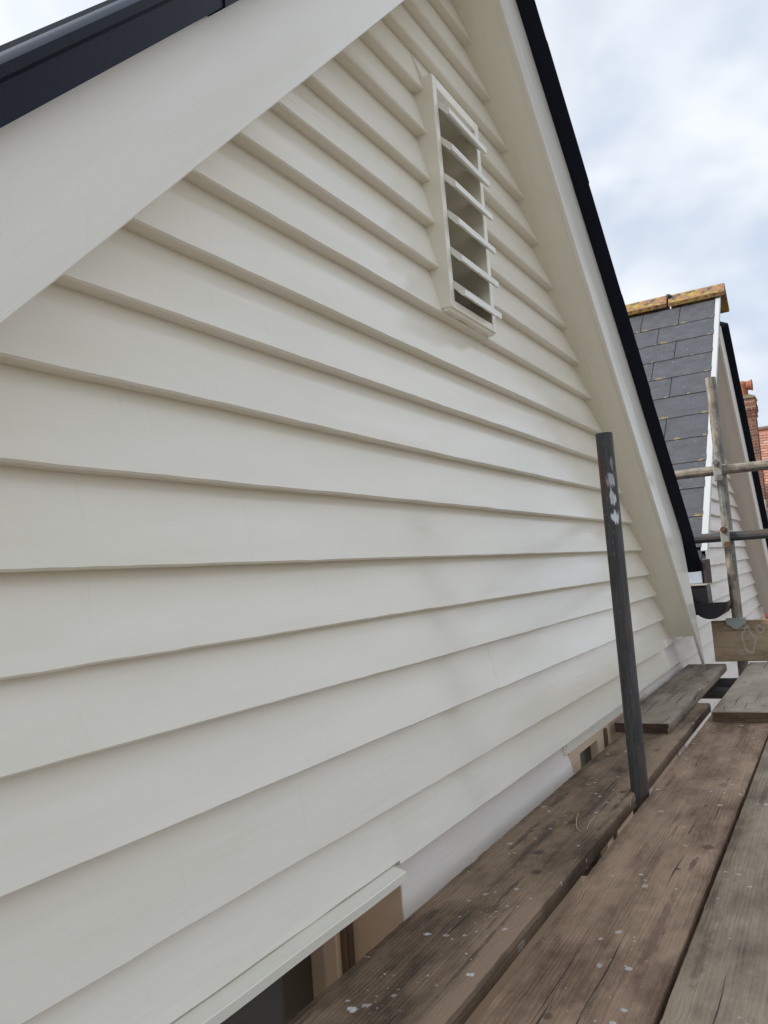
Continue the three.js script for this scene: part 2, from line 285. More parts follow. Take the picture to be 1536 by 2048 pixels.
  // half-round gutter in the valley beside the eaves
  {
    const cx = (z, y, R, a0, a1, x0, x1, t) => { const s = new THREE.Shape(); s.absarc(0, 0, R, a0, a1, false); if (t) s.absarc(0, 0, R - t, a1, a0, true); const g = new THREE.ExtrudeGeometry(s, { depth: x1 - x0, bevelEnabled: false, curveSegments: 20 }); g.rotateY(Math.PI / 2); g.translate(x0, y, z); return g; };
    const gm = new THREE.MeshStandardMaterial({ color: new THREE.Color().setRGB(0.012, 0.012, 0.014), roughness: 0.45 });
    const G = part('gutter', merge([cx(0.182, -0.283, 0.096, Math.PI, 2 * Math.PI, 5.07, 5.4, 0.005), cx(0.182, -0.283, 0.091, Math.PI, 2 * Math.PI, 5.065, 5.072), cx(0.182, -0.279, 0.1, Math.PI * 1.02, Math.PI * 1.98, 5.1, 5.13, 0.004)]), gm, H);
    const hop = sweepX(lin(5.19, 5.36, 1), () => [[-0.186, -0.05], [-0.36, -0.03], [-0.36, 0.15], [-0.3, 0.164], [-0.186, 0.16]]);
    part('hopper', hop, gm, G); part('hopper_rim', box(5.18, 5.37, -0.1855, -0.176, -0.05, 0.166), new THREE.MeshStandardMaterial({ color: new THREE.Color().setRGB(0.4, 0.36, 0.29), roughness: 0.8 }), G);
  }
}

// ------------------------------------------------------------------ the neighbouring gable
const slateTexs = [1, 2, 3, 4].map(s => tex(256, 256, (u, v) => {
  const a = fbm2(u * 5, v * 5, s * 91, 4), b = fbm2(u * 40, v * 40, s * 93, 2); let m = 0.072 + 0.045 * (a - 0.5) + 0.03 * (b - 0.5), c = [m * 0.98, m * 0.99, m * 1.09];
  const li = n2(u * 22, v * 22, s * 97) * 0.6 + n2(u * 50, v * 50, s * 99) * 0.4; if (li > 0.9) c = c.map((q, i) => mix(q, [0.35, 0.37, 0.36][i], 0.8));
  const e = ss(0.88, 1, v + 0.06 * (n2(u * 30, v * 30, s + 7) - 0.5)) * ss(0.74, 0.82, n2(u * 11, v * 3, s * 101) * 0.75 + n2(u * 50, v * 50, s) * 0.3) * 0.8; c = c.map((q, i) => mix(q, [0.34, 0.245, 0.06][i], e)); return c.map(S);
}));
const ridgeTex = tex(512, 256, (u, v) => {
  const a = fbm2(u * 8, v * 5, 201, 5), b = fbm2(u * 60, v * 30, 203, 3); let c = [0.3 * (0.7 + 0.6 * b), 0.15 * (0.7 + 0.6 * b), 0.09 * (0.7 + 0.6 * b)];
  const y = 0.9 * ss(0.38, 0.54, a * 0.65 + b * 0.35); c = c.map((q, i) => mix(q, [0.36, 0.25, 0.05][i] * (0.6 + 0.8 * b), y)); const d = ss(0.6, 0.72, fbm2(u * 14, v * 12, 209, 4)); c = c.map((q, i) => mix(q, [0.1, 0.09, 0.07][i], d)); return c.map(S);
}, { rx: 2, ry: 2 });
{
  const H = thing('gabled_house', 'neighbouring gable with slate roof, lichened ridge and old pinkish boards behind the guard rails', 'house', [8, -CY, 0]);
  const lL = x => 0.908 * x - 4.947, m = 0.908, ang = Math.atan(m), cs = Math.cos(ang), sn = Math.sin(ang);
  const sR = x => -0.9 * x + 8.62, tB = x => -0.9 * x + 8.96, xr = 8.06;
  const laps = []; for (let y = 2.1; y > -2.6; y -= 0.1355) laps.push(y - 0.02);
  const xa = y => Math.max(y < -0.12 ? 4.995 : (y + 5.03) / 0.908, 4.995), xb = y => Math.min((8.64 - y) / 0.9, 10.3);
  laps.forEach((yb, i) => { if (xb(yb) - xa(yb) < 0.34) return; const n = Math.max(8, Math.round((xb(yb) - xa(yb)) * 22)); part('weatherboard', weatherboard(xa, xb, yb, yb + 0.1355, 100 + i, { amp: 1.6, n, rough: 0.35 }), M.old, H); });
  const body = new THREE.Shape([[4.995, -CY], [10.3, -CY], [10.3, sR(10.3) + 0.1], [xr, sR(xr) + 0.12], [5.3, lL(5.3) - 0.12], [4.995, -0.3]].map(a => new THREE.Vector2(...a)));
  part('wall_core', new THREE.ExtrudeGeometry(body, { depth: 7, bevelEnabled: false }).translate(0, 0, -7.052), M.dark, H);
  part('lower_wall', box(5.0, 10.3, -CY, -2.62, -0.052, -0.02), M.old, H);
  part('corner_board', box(10.301, 10.5, -CY, -0.62, -0.2, 0.015), M.old, H);
  // soffit in lengths, barge, verge
  for (const [a, b] of [[7.53, 8.74], [8.743, 9.42], [9.423, 10.4]]) part('soffit', strip(a, b, sR, [[0, -0.05], [0, 0.144], [0.02, 0.144], [0.02, -0.05]]), M.oldSoffit, H);
  part('barge_board', sweepX(lin(7.56, 10.55, 40), x => { const t = Math.min(tB(x) + 0.01, lL(x) - 0.04); return [[sR(x) - 0.012, 0.145], [sR(x) - 0.012, 0.162], [Math.max(t, sR(x)), 0.162], [Math.max(t, sR(x)), 0.145]]; }), M.old, H);
  for (let k = 0; k < 8; k++) {
    const x0 = 7.745 + k * 0.38;
    part('verge_unit', sweepX(lin(x0 - 0.003, x0 + 0.38, 6), x => { const b = tB(x) - 0.004 * (1 - (x - x0) / 0.38), h = Math.max(0.012, Math.min(0.2, x < 8.1 ? lL(x) - 0.03 - b : 0.2)), q = Math.min(1, h / 0.05); return [[0, 0.0], [0, 0.1625], [0.02 * q, 0.165], [0.03 * q, 0.218], [0.036 * q, 0.222], [0.046 * q, 0.22], [h, 0.1], [h, 0]].map(([y, z]) => [b + y, z]); }), M.black, H);
  }
  part('verge_trim', strip(5.46, xr, lL, [[-0.028, 0.138], [-0.028, 0.154], [0.012, 0.154], [0.016, 0.15], [0.016, 0.112], [0.011, 0.112], [0.011, 0.138]]), new THREE.MeshStandardMaterial({ color: new THREE.Color().setRGB(0.5, 0.51, 0.5), roughness: 0.6 }), H, 'pale metal strip along the slate edge');
  part('under_board', strip(5.5, xr, x => lL(x) - 0.075, [[0, -0.05], [0, 0.132], [0.02, 0.132], [0.02, -0.05]]), M.oldSoffit, H);
  // slate roof: every slate in view is a piece
  const R = part('roof', merge([strip(5.44, xr, x => lL(x) - 0.05, [[0, -7], [0, 0.112], [0.034, 0.112], [0.034, -7]]), strip(xr + 0.02, 10.6, x => tB(x) + 0.3, [[0, -7], [0, 0.0], [0.075, 0.0], [0.075, -7]])]), new THREE.MeshStandardMaterial({ color: new THREE.Color().setRGB(0.05, 0.052, 0.058), roughness: 0.7 }), H);
  const mats = slateTexs.map(t => new THREE.MeshStandardMaterial({ map: t, roughness: 0.62 }));
  const slateGeo = w => { const g = new THREE.BoxGeometry(0.36, 0.008, w - 0.006); const p = g.attributes.position, uv = g.attributes.uv; for (let i = 0; i < p.count; i++) uv.setXY(i, (p.getZ(i) / w + 0.5), 0.5 - p.getX(i) / 0.36); return g; };
  const G = { n: slateGeo(0.345), w: slateGeo(0.49), s: slateGeo(0.32) }; const r = rng(77);
  for (let k = 0; k < 11; k++) {
    const u = 0.03 + 0.309 * k; let z = 0.118, first = true;
    while (z > -2.6) {
      const w = first ? (k % 2 ? 0.49 : 0.32) : 0.345, key = first ? (k % 2 ? 'w' : 's') : 'n';
      const uc = u + 0.18 - (k === 11 ? 0.02 : 0), x = 5.47 + uc * cs, y = lL(5.47) + uc * sn;
      const o = place('slate', G[key], mats[Math.floor(r() * 4)], R, x - sn * (0.004 + r() * 0.002), y + cs * 0.006 + r() * 0.001, z - w / 2, [0, 0, ang - 0.018]);
      z -= w; first = false;
    }
  }
  // ridge tiles
  const sh = new THREE.Shape([[0, 0.085], [0.20, -0.105], [0.187, -0.128], [0, 0.052], [-0.09, -0.038], [-0.1, -0.015]].map(a => new THREE.Vector2(...a)));
  const rm = new THREE.MeshStandardMaterial({ map: ridgeTex, roughness: 0.9, bumpMap: ridgeTex, bumpScale: 0.004 }), mort = new THREE.MeshStandardMaterial({ color: new THREE.Color().setRGB(0.05, 0.045, 0.04), roughness: 1 });
  const rg = new THREE.ExtrudeGeometry(sh, { depth: 0.49, bevelEnabled: true, bevelSize: 0.006, bevelThickness: 0.006, bevelSegments: 2 });
  let zt = 0.2;
  for (let k = 0; k < 6; k++) { place('ridge_tile', rg, rm, R, xr + 0.05, 2.425 + (k % 2) * 0.006, zt - 0.5, [0, 0, (k % 3 - 1) * 0.01]); if (k) place('mortar_joint', new RoundedBoxGeometry(0.1, 0.05, 0.045, 2, 0.015), mort, R, xr + 0.04, 2.5, zt + 0.01, [0.1, 0.3, 0.4]); zt -= 0.518; }
  // valley between the houses: lead, post
  part('valley_flashing', box(5.24, 5.46, -0.175, -0.068, -2, 0.134, 0.006), M.lead, H);
  part('flashing_lip', box(5.23, 5.46, -0.0675, -0.03, -2, 0.128, 0.004), M.black, H);
  part('fascia_end', box(5.25, 5.46, -0.182, -0.03, 0.14, 0.16), new THREE.MeshStandardMaterial({ color: new THREE.Color().setRGB(0.07, 0.05, 0.045), roughness: 0.9 }), H);
}

// ------------------------------------------------------------------ the brick house beyond, with its chimney
{
  const H = thing('brick_house', 'distant clay tiled house with red brick chimney and pot, half hidden by the far gable', 'house', [24, -CY, -3]);
  const br = rng(5), bm = [[0.22, 0.09, 0.055], [0.18, 0.075, 0.048], [0.25, 0.11, 0.068], [0.15, 0.065, 0.045]].map(c => new THREE.MeshStandardMaterial({ color: new THREE.Color().setRGB(...c), roughness: 0.95 }));
  const mortar = new THREE.MeshStandardMaterial({ color: new THREE.Color().setRGB(0.55, 0.44, 0.33), roughness: 1 });
  part('wall', box(22.6, 29, -CY, 1.0, -7, 1.6, 0.01), bm[0], H);
  const C = part('chimney', merge([box(22.012, 22.57, 0.4, 3.86, -1.238, -0.662, 0.002)]), mortar, H);
  const stre = new THREE.BoxGeometry(0.014, 0.057, 0.208), head = new THREE.BoxGeometry(0.014, 0.057, 0.096), cs = 0.075;
  const sideS = new THREE.BoxGeometry(0.208, 0.057, 0.014), sideH = new THREE.BoxGeometry(0.096, 0.057, 0.014);
  for (let k = 0; k < 34; k++) {
    const y = 3.75 - k * cs, out = k < 2 ? 0.035 : k < 4 ? 0.05 : k < 6 ? 0.025 : 0, head_ = k % 2;
    if (head_) for (let i = 0; i < 5; i++) place('brick', head, bm[Math.floor(br() * 4)], C, 22.008 - out, y, -0.714 - out * -1 - i * 0.1135);
    else for (let i = 0; i < 3; i++) place('brick', i < 2 ? stre : head, bm[Math.floor(br() * 4)], C, 22.008 - out, y, (i < 2 ? -0.77 : -0.83) + out - i * 0.2255);
    for (let i = 0; i < 2; i++) place('brick', head_ ? sideS : sideS, bm[Math.floor(br() * 4)], C, 22.13 + i * 0.2255 + (head_ ? 0.05 : 0), y, -0.661 + out);
  }
  part('oversail', merge([box(21.972, 22.6, 3.64, 3.785, -1.27, -0.632, 0.004), box(21.957, 22.61, 3.49, 3.6, -1.28, -0.622, 0.004)]), mortar, C);
  part('cap', sweepX([21.94, 22.62], () => [[3.79, -1.29], [3.79, -0.61], [3.83, -0.61], [3.88, -0.72], [3.88, -1.18], [3.83, -1.29]]), new THREE.MeshStandardMaterial({ color: new THREE.Color().setRGB(0.24, 0.21, 0.12), roughness: 1 }), C);
  const pm = new THREE.MeshStandardMaterial({ color: new THREE.Color().setRGB(0.33, 0.12, 0.065), roughness: 0.9 });
  const pot = new THREE.LatheGeometry([[0.1, 0], [0.135, 0], [0.125, 0.06], [0.12, 0.3], [0.14, 0.33], [0.13, 0.4], [0.05, 0.44], [0, 0.44]].map(a => new THREE.Vector2(...a)), 20); pot.translate(22.3, 3.86, -0.9);
  const arm = new THREE.CylinderGeometry(0.13, 0.1, 0.2, 18, 1, true); arm.rotateX(Math.PI / 2); arm.translate(22.3, 4.17, -0.78);
  const mouth = new THREE.TorusGeometry(0.125, 0.02, 8, 20); mouth.translate(22.3, 4.17, -0.68);
  part('chimney_pot', merge([pot, arm, mouth]), pm, C);
  part('lead_flashing', box(21.96, 22.6, 2.14, 2.2, -1.3, -0.63, 0.004), M.lead, C);
  // clay tile roof, slope facing the scaffold
  const ang = Math.atan(1.25), c2 = Math.cos(ang), s2 = Math.sin(ang), x0 = 22.55, y0 = 1.15;
  const roofR = part('roof', sweepX([x0, x0 + 1.7], x => { const y = y0 + (x - x0) * 1.25; return [[y - 0.12, -7], [y - 0.12, 2], [y - 0.03, 2], [y - 0.03, -7]]; }), pm, H);
  const tg = new THREE.BoxGeometry(0.14, 0.014, 0.163), tm = [[0.46, 0.24, 0.18], [0.4, 0.19, 0.13], [0.5, 0.3, 0.23], [0.36, 0.19, 0.14]].map(c => new THREE.MeshStandardMaterial({ color: new THREE.Color().setRGB(...c), roughness: 0.9 }));
  for (let k = 0; k < 26; k++) for (let i = 0; i < 11; i++) { const u = 0.04 + k * 0.1; place('roof_tile', tg, tm[Math.floor(br() * 4)], roofR, x0 + u * c2, y0 + u * s2 - 0.005, 0.25 - i * 0.168 + (k % 2) * 0.084, [0, 0, ang - 0.16]); }
  part('ridge', box(x0 + 1.66, x0 + 1.86, y0 + 2.08, y0 + 2.2, -7, 2, 0.05), new THREE.MeshStandardMaterial({ color: new THREE.Color().setRGB(0.2, 0.15, 0.12), roughness: 0.95 }), roofR);
  // brick wing seen past the gable corner
}
{
  const W = thing('brick_wall', 'small piece of red brick wall at the right edge beyond the far gable corner', 'wall', [14, -CY, -0.9]);
  const r = rng(9), bm = [[0.3, 0.06, 0.045], [0.26, 0.05, 0.04], [0.34, 0.08, 0.055]].map(c => new THREE.MeshStandardMaterial({ color: new THREE.Color().setRGB(...c), roughness: 0.95 }));
  part('wall_core', box(14.02, 14.3, -CY, -0.3, -2.2, 0.9), new THREE.MeshStandardMaterial({ color: new THREE.Color().setRGB(0.3, 0.2, 0.15), roughness: 1 }), W);
  const g = new THREE.BoxGeometry(0.1, 0.064, 0.215);
  for (let k = 0; k < 14; k++) for (let i = 0; i < 8; i++) place('brick', g, bm[Math.floor(r() * 3)], W, 14.06, -0.34 - k * 0.075, 0.75 - i * 0.2255 - (k % 2) * 0.113);
}

// ------------------------------------------------------------------ weathered scaffold boards
function woodTex(seed, o) {
  const W = 2048, H = 256, r = rng(seed), L = o.len, Wd = 0.25;
  const knots = Array.from({ length: o.knots ?? 5 }, () => [r() * L, 0.03 + r() * 0.19, 0.008 + r() * 0.012]);
  const cl = Array.from({ length: 16 }, () => [r() * L, r() * Wd]);
  const spots = Array.from({ length: o.spots ?? 120 }, () => { const s = Math.pow(r(), 4); const q = r() < 0.6 ? cl[Math.floor(r() * cl.length)] : null; return [q ? q[0] + (r() - 0.5) * 0.16 : r() * L, q ? q[1] + (r() - 0.5) * 0.1 : r() * Wd, 0.001 + s * 0.006, 0.6 + r() * 1.2, r() * 3.14, 0.45 + 0.55 * r()]; });
  const stains = Array.from({ length: o.stains ?? 14 }, () => [r() * L, r() * Wd, 0.03 + r() * r() * 0.3, 0.004 + r() * 0.014, 0.35 + r() * 0.6]);
  const cracks = Array.from({ length: o.cracks ?? 7 }, () => [r() * L, 0.02 + r() * 0.21, 0.1 + r() * 0.4, 0.0006 + r() * 0.0009]);
  const col = new Uint8Array(W * H * 4), bmp = new Uint8Array(W * H * 4);
  const F = new Float32Array(W * H), B = new Float32Array(W * H), K = new Float32Array(W * H);
  const stamp = (cx, cy, rx, ry, fn) => { const i0 = Math.max(0, Math.floor((cx - rx) / L * W)), i1 = Math.min(W - 1, Math.ceil((cx + rx) / L * W)), j0 = Math.max(0, Math.floor((cy - ry) / Wd * H)), j1 = Math.min(H - 1, Math.ceil((cy + ry) / Wd * H)); for (let j = j0; j <= j1; j++) for (let i = i0; i <= i1; i++) fn((i + 0.5) / W * L, (j + 0.5) / H * Wd, j * W + i); };
  for (const [cx, cy, lx, ly, a] of stains) stamp(cx, cy, lx, ly, (x, y, k) => { const d = Math.hypot((x - cx) / lx, (y - cy) / ly) + (fbm2(x * 50, y * 120, seed + 3, 3) - 0.5) * 1.1; F[k] = Math.max(F[k], a * ss(1, 0.35, d)); });
  for (const [cx, cy, l, w] of cracks) stamp(cx, cy, l / 2, 0.02, (x, y, k) => { const t = Math.abs(x - cx) / (l / 2), yy = cy + (n2(x * 7, cy * 40, seed) - 0.5) * 0.012; const e = w * (1 - t) * 1.6 - Math.abs(y - yy); if (e > -0.0006) B[k] = Math.max(B[k], ss(-0.0006, 0.0004, e)); });
  for (const [cx, cy, s, as, an, a] of spots) stamp(cx, cy, s * 1.9, s * 1.9, (x, y, k) => { const c = Math.cos(an), q = Math.sin(an), X = ((x - cx) * c + (y - cy) * q) / as, Y = (-(x - cx) * q + (y - cy) * c); const d = Math.hypot(X, Y) / s + (n2(x * 260, y * 260, seed) - 0.5) * 0.7; if (d < 1.05) K[k] = Math.max(K[k], a * ss(1.05, 0.8, d)); });
  for (const [cx, cy, lx, ly, a] of o.marks ?? []) stamp(cx, cy, lx, ly, (x, y, k) => { const d = Math.hypot((x - cx) / lx, (y - cy) / ly) + (fbm2(x * 60, y * 60, seed + 8, 3) - 0.5) * 1.2; K[k] = Math.max(K[k], a * ss(0.95, 0.6, d)); });
  for (const [cx, cy, rx, ry, w, a] of o.loops ?? []) stamp(cx, cy, rx * 1.6, ry * 1.6, (x, y, k) => { const th = Math.atan2((y - cy) / ry, (x - cx) / rx), R = 1 + 0.35 * (n2(Math.cos(th) * 2 + 5, Math.sin(th) * 2 + 5, seed + 40) - 0.5) * 2; const e = Math.abs(Math.hypot((x - cx) / rx, (y - cy) / ry) - R) * Math.min(rx, ry); K[k] = Math.max(K[k], a * ss(w, w * 0.3, e)); });
  const c0 = o.light, c1 = o.dark, st = o.stain ?? [0.075, 0.04, 0.025];
  for (let j = 0; j < H; j++) for (let i = 0; i < W; i++) {
    const x = (i + 0.5) / W * L, y = (j + 0.5) / H * Wd, k = j * W + i;
    let yy = y + 0.022 * (n2(x * 1.3, y * 7, seed + 1) - 0.5) + 0.006 * (n2(x * 5, y * 18, seed + 2) - 0.5), kn = 0;
    for (const [kx, ky, kr] of knots) { const dx = (x - kx) * 0.42, dy = y - ky, d2 = dx * dx + dy * dy; if (d2 < 0.01) { yy += Math.sign(dy) * kr * 1.1 * Math.exp(-d2 / (kr * kr * 5)); kn = Math.max(kn, ss(kr * 1.0, kr * 0.45, Math.hypot((x - kx) * 0.8, dy))); } }
    const ring = yy * 118 + 2.6 * n2(x * 0.55, y * 5, seed + 4), fr = ring - Math.floor(ring);
    const late = ss(0.45, 0.93, fr) * (1 - ss(0.93, 1, fr));
    const fine = n2(x * 22, y * 900, seed + 5), mid = n2(x * 6, y * 260, seed + 6), patch = fbm2(x * 2.2, y * 9, seed + 7, 4), dirt = fbm2(x * 9, y * 22, seed + 9, 4), grit = n2(x * 420, y * 700, seed + 10);
    const band = ss(0.35, 0.65, n2(x * 0.9, y * 14, seed + 20)); let t = 0.2 + 0.2 * late * (o.ring ?? 1) * band + 0.28 * (mid - 0.5) + 0.28 * (fine - 0.5) + 1.7 * (patch - 0.5) + 1.3 * (dirt - 0.5) + 0.26 * (grit - 0.5) + 0.5 * (fbm2(x * 40, y * 70, seed + 22, 3) - 0.5);
    const edge = Math.min(y, 0.24 - y); t += ss(0.022, 0, edge) * 0.3 * n2(x * 8, y, seed + 12) * 1.6;
    t = Math.max(-0.15, Math.min(1.15, t)) ; const sc = Math.min(1, F[k] * 0.75 + kn * 0.75);
    const wh = K[k];
    for (let c = 0; c < 3; c++) { let q = mix(c0[c], c1[c], t); q = mix(q, st[c], sc); q = mix(q, 0.016, B[k] * 0.85); q = mix(q, [0.6, 0.6, 0.58][c] , wh); col[k * 4 + c] = Math.min(255, Math.max(0, S(Math.max(0.004, q)) * 255)); }
    col[k * 4 + 3] = 255;
    const b = 0.6 - 0.2 * late + 0.3 * (fine - 0.5) + 0.25 * (mid - 0.5) - 0.5 * B[k] + 0.12 * wh + 0.2 * (grit - 0.5) - 0.1 * kn; for (let c = 0; c < 3; c++) bmp[k * 4 + c] = Math.max(0, Math.min(255, b * 255)); bmp[k * 4 + 3] = 255;
  }
  const mk = (d, s) => { const t = new THREE.DataTexture(d, W, H, THREE.RGBAFormat, THREE.UnsignedByteType); t.magFilter = THREE.LinearFilter; t.minFilter = THREE.LinearMipmapLinearFilter; t.generateMipmaps = true; t.wrapS = THREE.RepeatWrapping; t.wrapT = THREE.MirroredRepeatWrapping; if (s) t.colorSpace = THREE.SRGBColorSpace; t.needsUpdate = true; return t; };
  return new THREE.MeshStandardMaterial({ map: mk(col, true), bumpMap: mk(bmp, false), bumpScale: 0.0022, roughness: 0.86 });
}
const group1 = 'weathered planks of the scaffold deck';
function plank(label, x0, x1, z0, z1, yt, th, mat, L, seed, { wane = 1, cup = 0, endMat = null } = {}) {
  const t = thing('scaffold_board', label, 'scaffold board', [(x0 + x1) / 2, yt - th, (z0 + z1) / 2], group1);
  const n = Math.round((x1 - x0) * 70), w = z1 - z0, c = 0.004;
  const xs = [x0, x0 + 0.003, ...lin(x0 + 0.02, x1 - 0.02, n), x1 - 0.003, x1];
  const g = sweepX(xs, (x, i) => {
    const k = (i === 0 || i === xs.length - 1) ? 0.003 : 0;
    const J = (s, f, a) => a * wane * (n2(x * f, s, seed) - 0.5);
    const chip = a => wane * 0.006 * Math.max(0, n2(x * 31, a, seed + 5) - 0.78) / 0.22 + 0.0025 * wane * n2(x * 40, a, seed + 6);
    const cl = c + chip(1), cr = c + chip(2), bow = J(9, 0.4, 0.004);
    const L0 = z0 + J(1, 0.9, 0.005) + J(2, 14, 0.0008) + k, R0 = z1 + J(3, 0.9, 0.005) + J(4, 14, 0.0008) - k, Y = yt + bow - k;
    return [[yt - th, L0 + 0.003], [yt - th + 0.004, L0], [Y - cl * 0.8, L0], [Y, L0 + cl], [Y - cup * 0.5, L0 + w * 0.28], [Y - cup, (L0 + R0) / 2], [Y - cup * 0.5, R0 - w * 0.28], [Y, R0 - cr], [Y - cr * 0.8, R0], [yt - th + 0.004, R0], [yt - th, R0 - 0.003]];
  }, { crease: 0.7, u0: -x0, v0: -th - 0.004, uS: 1 / L, vS: 1 / 0.25 });
  part('plank', g, mat, t);
  if (endMat) part('end_grain', box(x0 - 0.0025, x0 + 0.001, yt - th + 0.002, yt - 0.004, z0 + 0.004, z1 - 0.004, 0.001), endMat, t, 'dark weathered near end');
  return t;
}
const endTex = (a, b, s) => new THREE.MeshStandardMaterial({ map: tex(256, 256, (u, v) => { const n = fbm2(u * 9, v * 26, s, 4), f = n2(u * 90, v * 120, s + 2), t = Math.min(1, Math.max(0, 0.5 + 1.6 * (n - 0.5) + 0.5 * (f - 0.5))); return [0, 1, 2].map(c => S(mix(a[c], b[c], t))); }, { rx: 3, ry: 6 }), roughness: 0.9 });
const endA = endTex([0.035, 0.024, 0.02], [0.1, 0.05, 0.035], 801), endB = endTex([0.085, 0.052, 0.03], [0.17, 0.105, 0.065], 805);
const D = -0.697;
const W1 = woodTex(11, { len: 4.1, light: [0.275, 0.188, 0.122], dark: [0.095, 0.06, 0.036], stain: [0.05, 0.034, 0.026], spots: 360, stains: 44, cracks: 8, marks: [[1.34 - 0.1, 0.262, 0.018, 0.010, 0.85], [1.52 - 0.1, 0.25, 0.022, 0.010, 0.5], [1.375 - 0.1, 0.285, 0.004, 0.016, 0.95]] });
const W2 = woodTex(23, { len: 4.1, light: [0.375, 0.252, 0.168], dark: [0.16, 0.096, 0.058], stain: [0.085, 0.042, 0.026], spots: 260, stains: 46, knots: 6, cracks: 9 });
const W3 = woodTex(37, { len: 4.1, light: [0.41, 0.325, 0.235], dark: [0.2, 0.15, 0.104], stain: [0.1, 0.075, 0.05], spots: 180, stains: 22, ring: 0.55 });
const W4 = woodTex(41, { len: 1.9, light: [0.3, 0.245, 0.185], dark: [0.13, 0.098, 0.07], spots: 60, stains: 10, cracks: 10 });
const W5 = woodTex(53, { len: 1.9, light: [0.48, 0.405, 0.315], dark: [0.3, 0.245, 0.185], spots: 16, stains: 4, ring: 0.6, stain: [0.2, 0.14, 0.09] });
const W6 = woodTex(67, { len: 1.9, light: [0.4, 0.3, 0.195], dark: [0.24, 0.165, 0.1], spots: 10, stains: 4, ring: 0.5, stain: [0.2, 0.12, 0.07], knots: 3, loops: [[0.352, 0.13, 0.03, 0.07, 0.006, 0.42], [0.24, 0.2, 0.07, 0.028, 0.004, 0.14], [0.42, 0.19, 0.018, 0.02, 0.006, 0.4], [0.3, 0.06, 0.012, 0.012, 0.006, 0.3]] });
plank('dark brown scaffold board against the painted wall, spotted with white paint drips', 0.1, 4.11, 0.034, 0.276, D, 0.042, W1, 4.1, 1);
plank('reddish brown scaffold board with long dark stains, second from the wall', 0.0, 4.0, 0.318, 0.57, D, 0.042, W2, 4.1, 2);
plank('greyish scaffold board at the lower right corner, third from the wall', -0.2, 3.9, 0.579, 0.823, D, 0.042, W3, 4.1, 3, { wane: 0.7 });
plank('short cracked brown scaffold board lying on top of the inner board, behind the near pole', 3.375, 5.2, 0.006, 0.222, D + 0.044, 0.042, W4, 1.9, 4, { wane: 1.3, endMat: endA });
plank('pale clean scaffold board lapped over the far end of the deck', 3.645, 5.24, 0.345, 0.585, D + 0.044, 0.042, W5, 1.9, 5, { wane: 0.4, endMat: endB });
plank('brown scaffold board beside the camera, fourth from the wall', -0.3, 3.6, 0.85, 1.094, D, 0.042, W2, 4.1, 6);
plank('outermost scaffold board of the deck, fifth from the wall', -0.4, 3.5, 1.112, 1.356, D, 0.042, W1, 4.1, 7);
{ // toe board across the end
  const t = thing('toe_board', 'upright pale brown toe board with a chalky scrawl, closing the far end of the deck', 'toe board', [5.3, D + 0.044, 0.76]);
  const g = sweepX(lin(0, 1, 24), s => { const z = mix(0.152, 1.4, s), j = 0.004 * (n2(z * 8, 3, 8) - 0.5); return [[D + 0.046, 5.284, 0, z], [D + 0.05, 5.28, 0, z], [-0.412 + j, 5.28, 0, z], [-0.408 + j, 5.284, 0, z], [-0.408 + j, 5.316, 0, z], [D + 0.046, 5.316, 0, z]]; }, { u0: 0, v0: 0, uS: 1 / 1.9, vS: 1 / 0.25 });
  const p = g.attributes.position; for (let i = 0; i < p.count; i++) { const a = p.getX(i), b = p.getZ(i); p.setXYZ(i, b, p.getY(i), a); } // sweep ran along z
  const idx = g.index; for (let i = 0; i < p.count; i += 3) { for (const k of ['position', 'normal', 'uv']) { const at = g.attributes[k], s = at.itemSize; for (let c = 0; c < s; c++) { const q = at.array[(i + 1) * s + c]; at.array[(i + 1) * s + c] = at.array[(i + 2) * s + c]; at.array[(i + 2) * s + c] = q; } } }
  const nn = g.attributes.normal; g.deleteAttribute('normal'); g.computeVertexNormals();
  part('plank', g, W6, t);
  const c = thing('board_clip', 'grey galvanised clip hooked over the top edge of the toe board', 'clip', [5.28, -0.46, 0.29]);
  const gal = new THREE.MeshStandardMaterial({ color: new THREE.Color().setRGB(0.36, 0.39, 0.36), roughness: 0.55, metalness: 0.5 });
  const sh = new THREE.Shape(); sh.moveTo(-0.056, 0); sh.lineTo(0.056, 0); sh.lineTo(0.052, -0.032); sh.quadraticCurveTo(0.03, -0.034, 0.022, -0.05); sh.quadraticCurveTo(0, -0.066, -0.022, -0.05); sh.quadraticCurveTo(-0.03, -0.034, -0.052, -0.032);
  const fg = new THREE.ExtrudeGeometry(sh, { depth: 0.005, bevelEnabled: true, bevelSize: 0.002, bevelThickness: 0.002, bevelSegments: 2 }); fg.rotateY(-Math.PI / 2); fg.translate(5.275, -0.4, 0.292);
  part('plate', merge([fg, box(5.268, 5.33, -0.4035, -0.395, 0.236, 0.348), box(5.318, 5.326, -0.46, -0.404, 0.25, 0.33)]), gal, c);
}

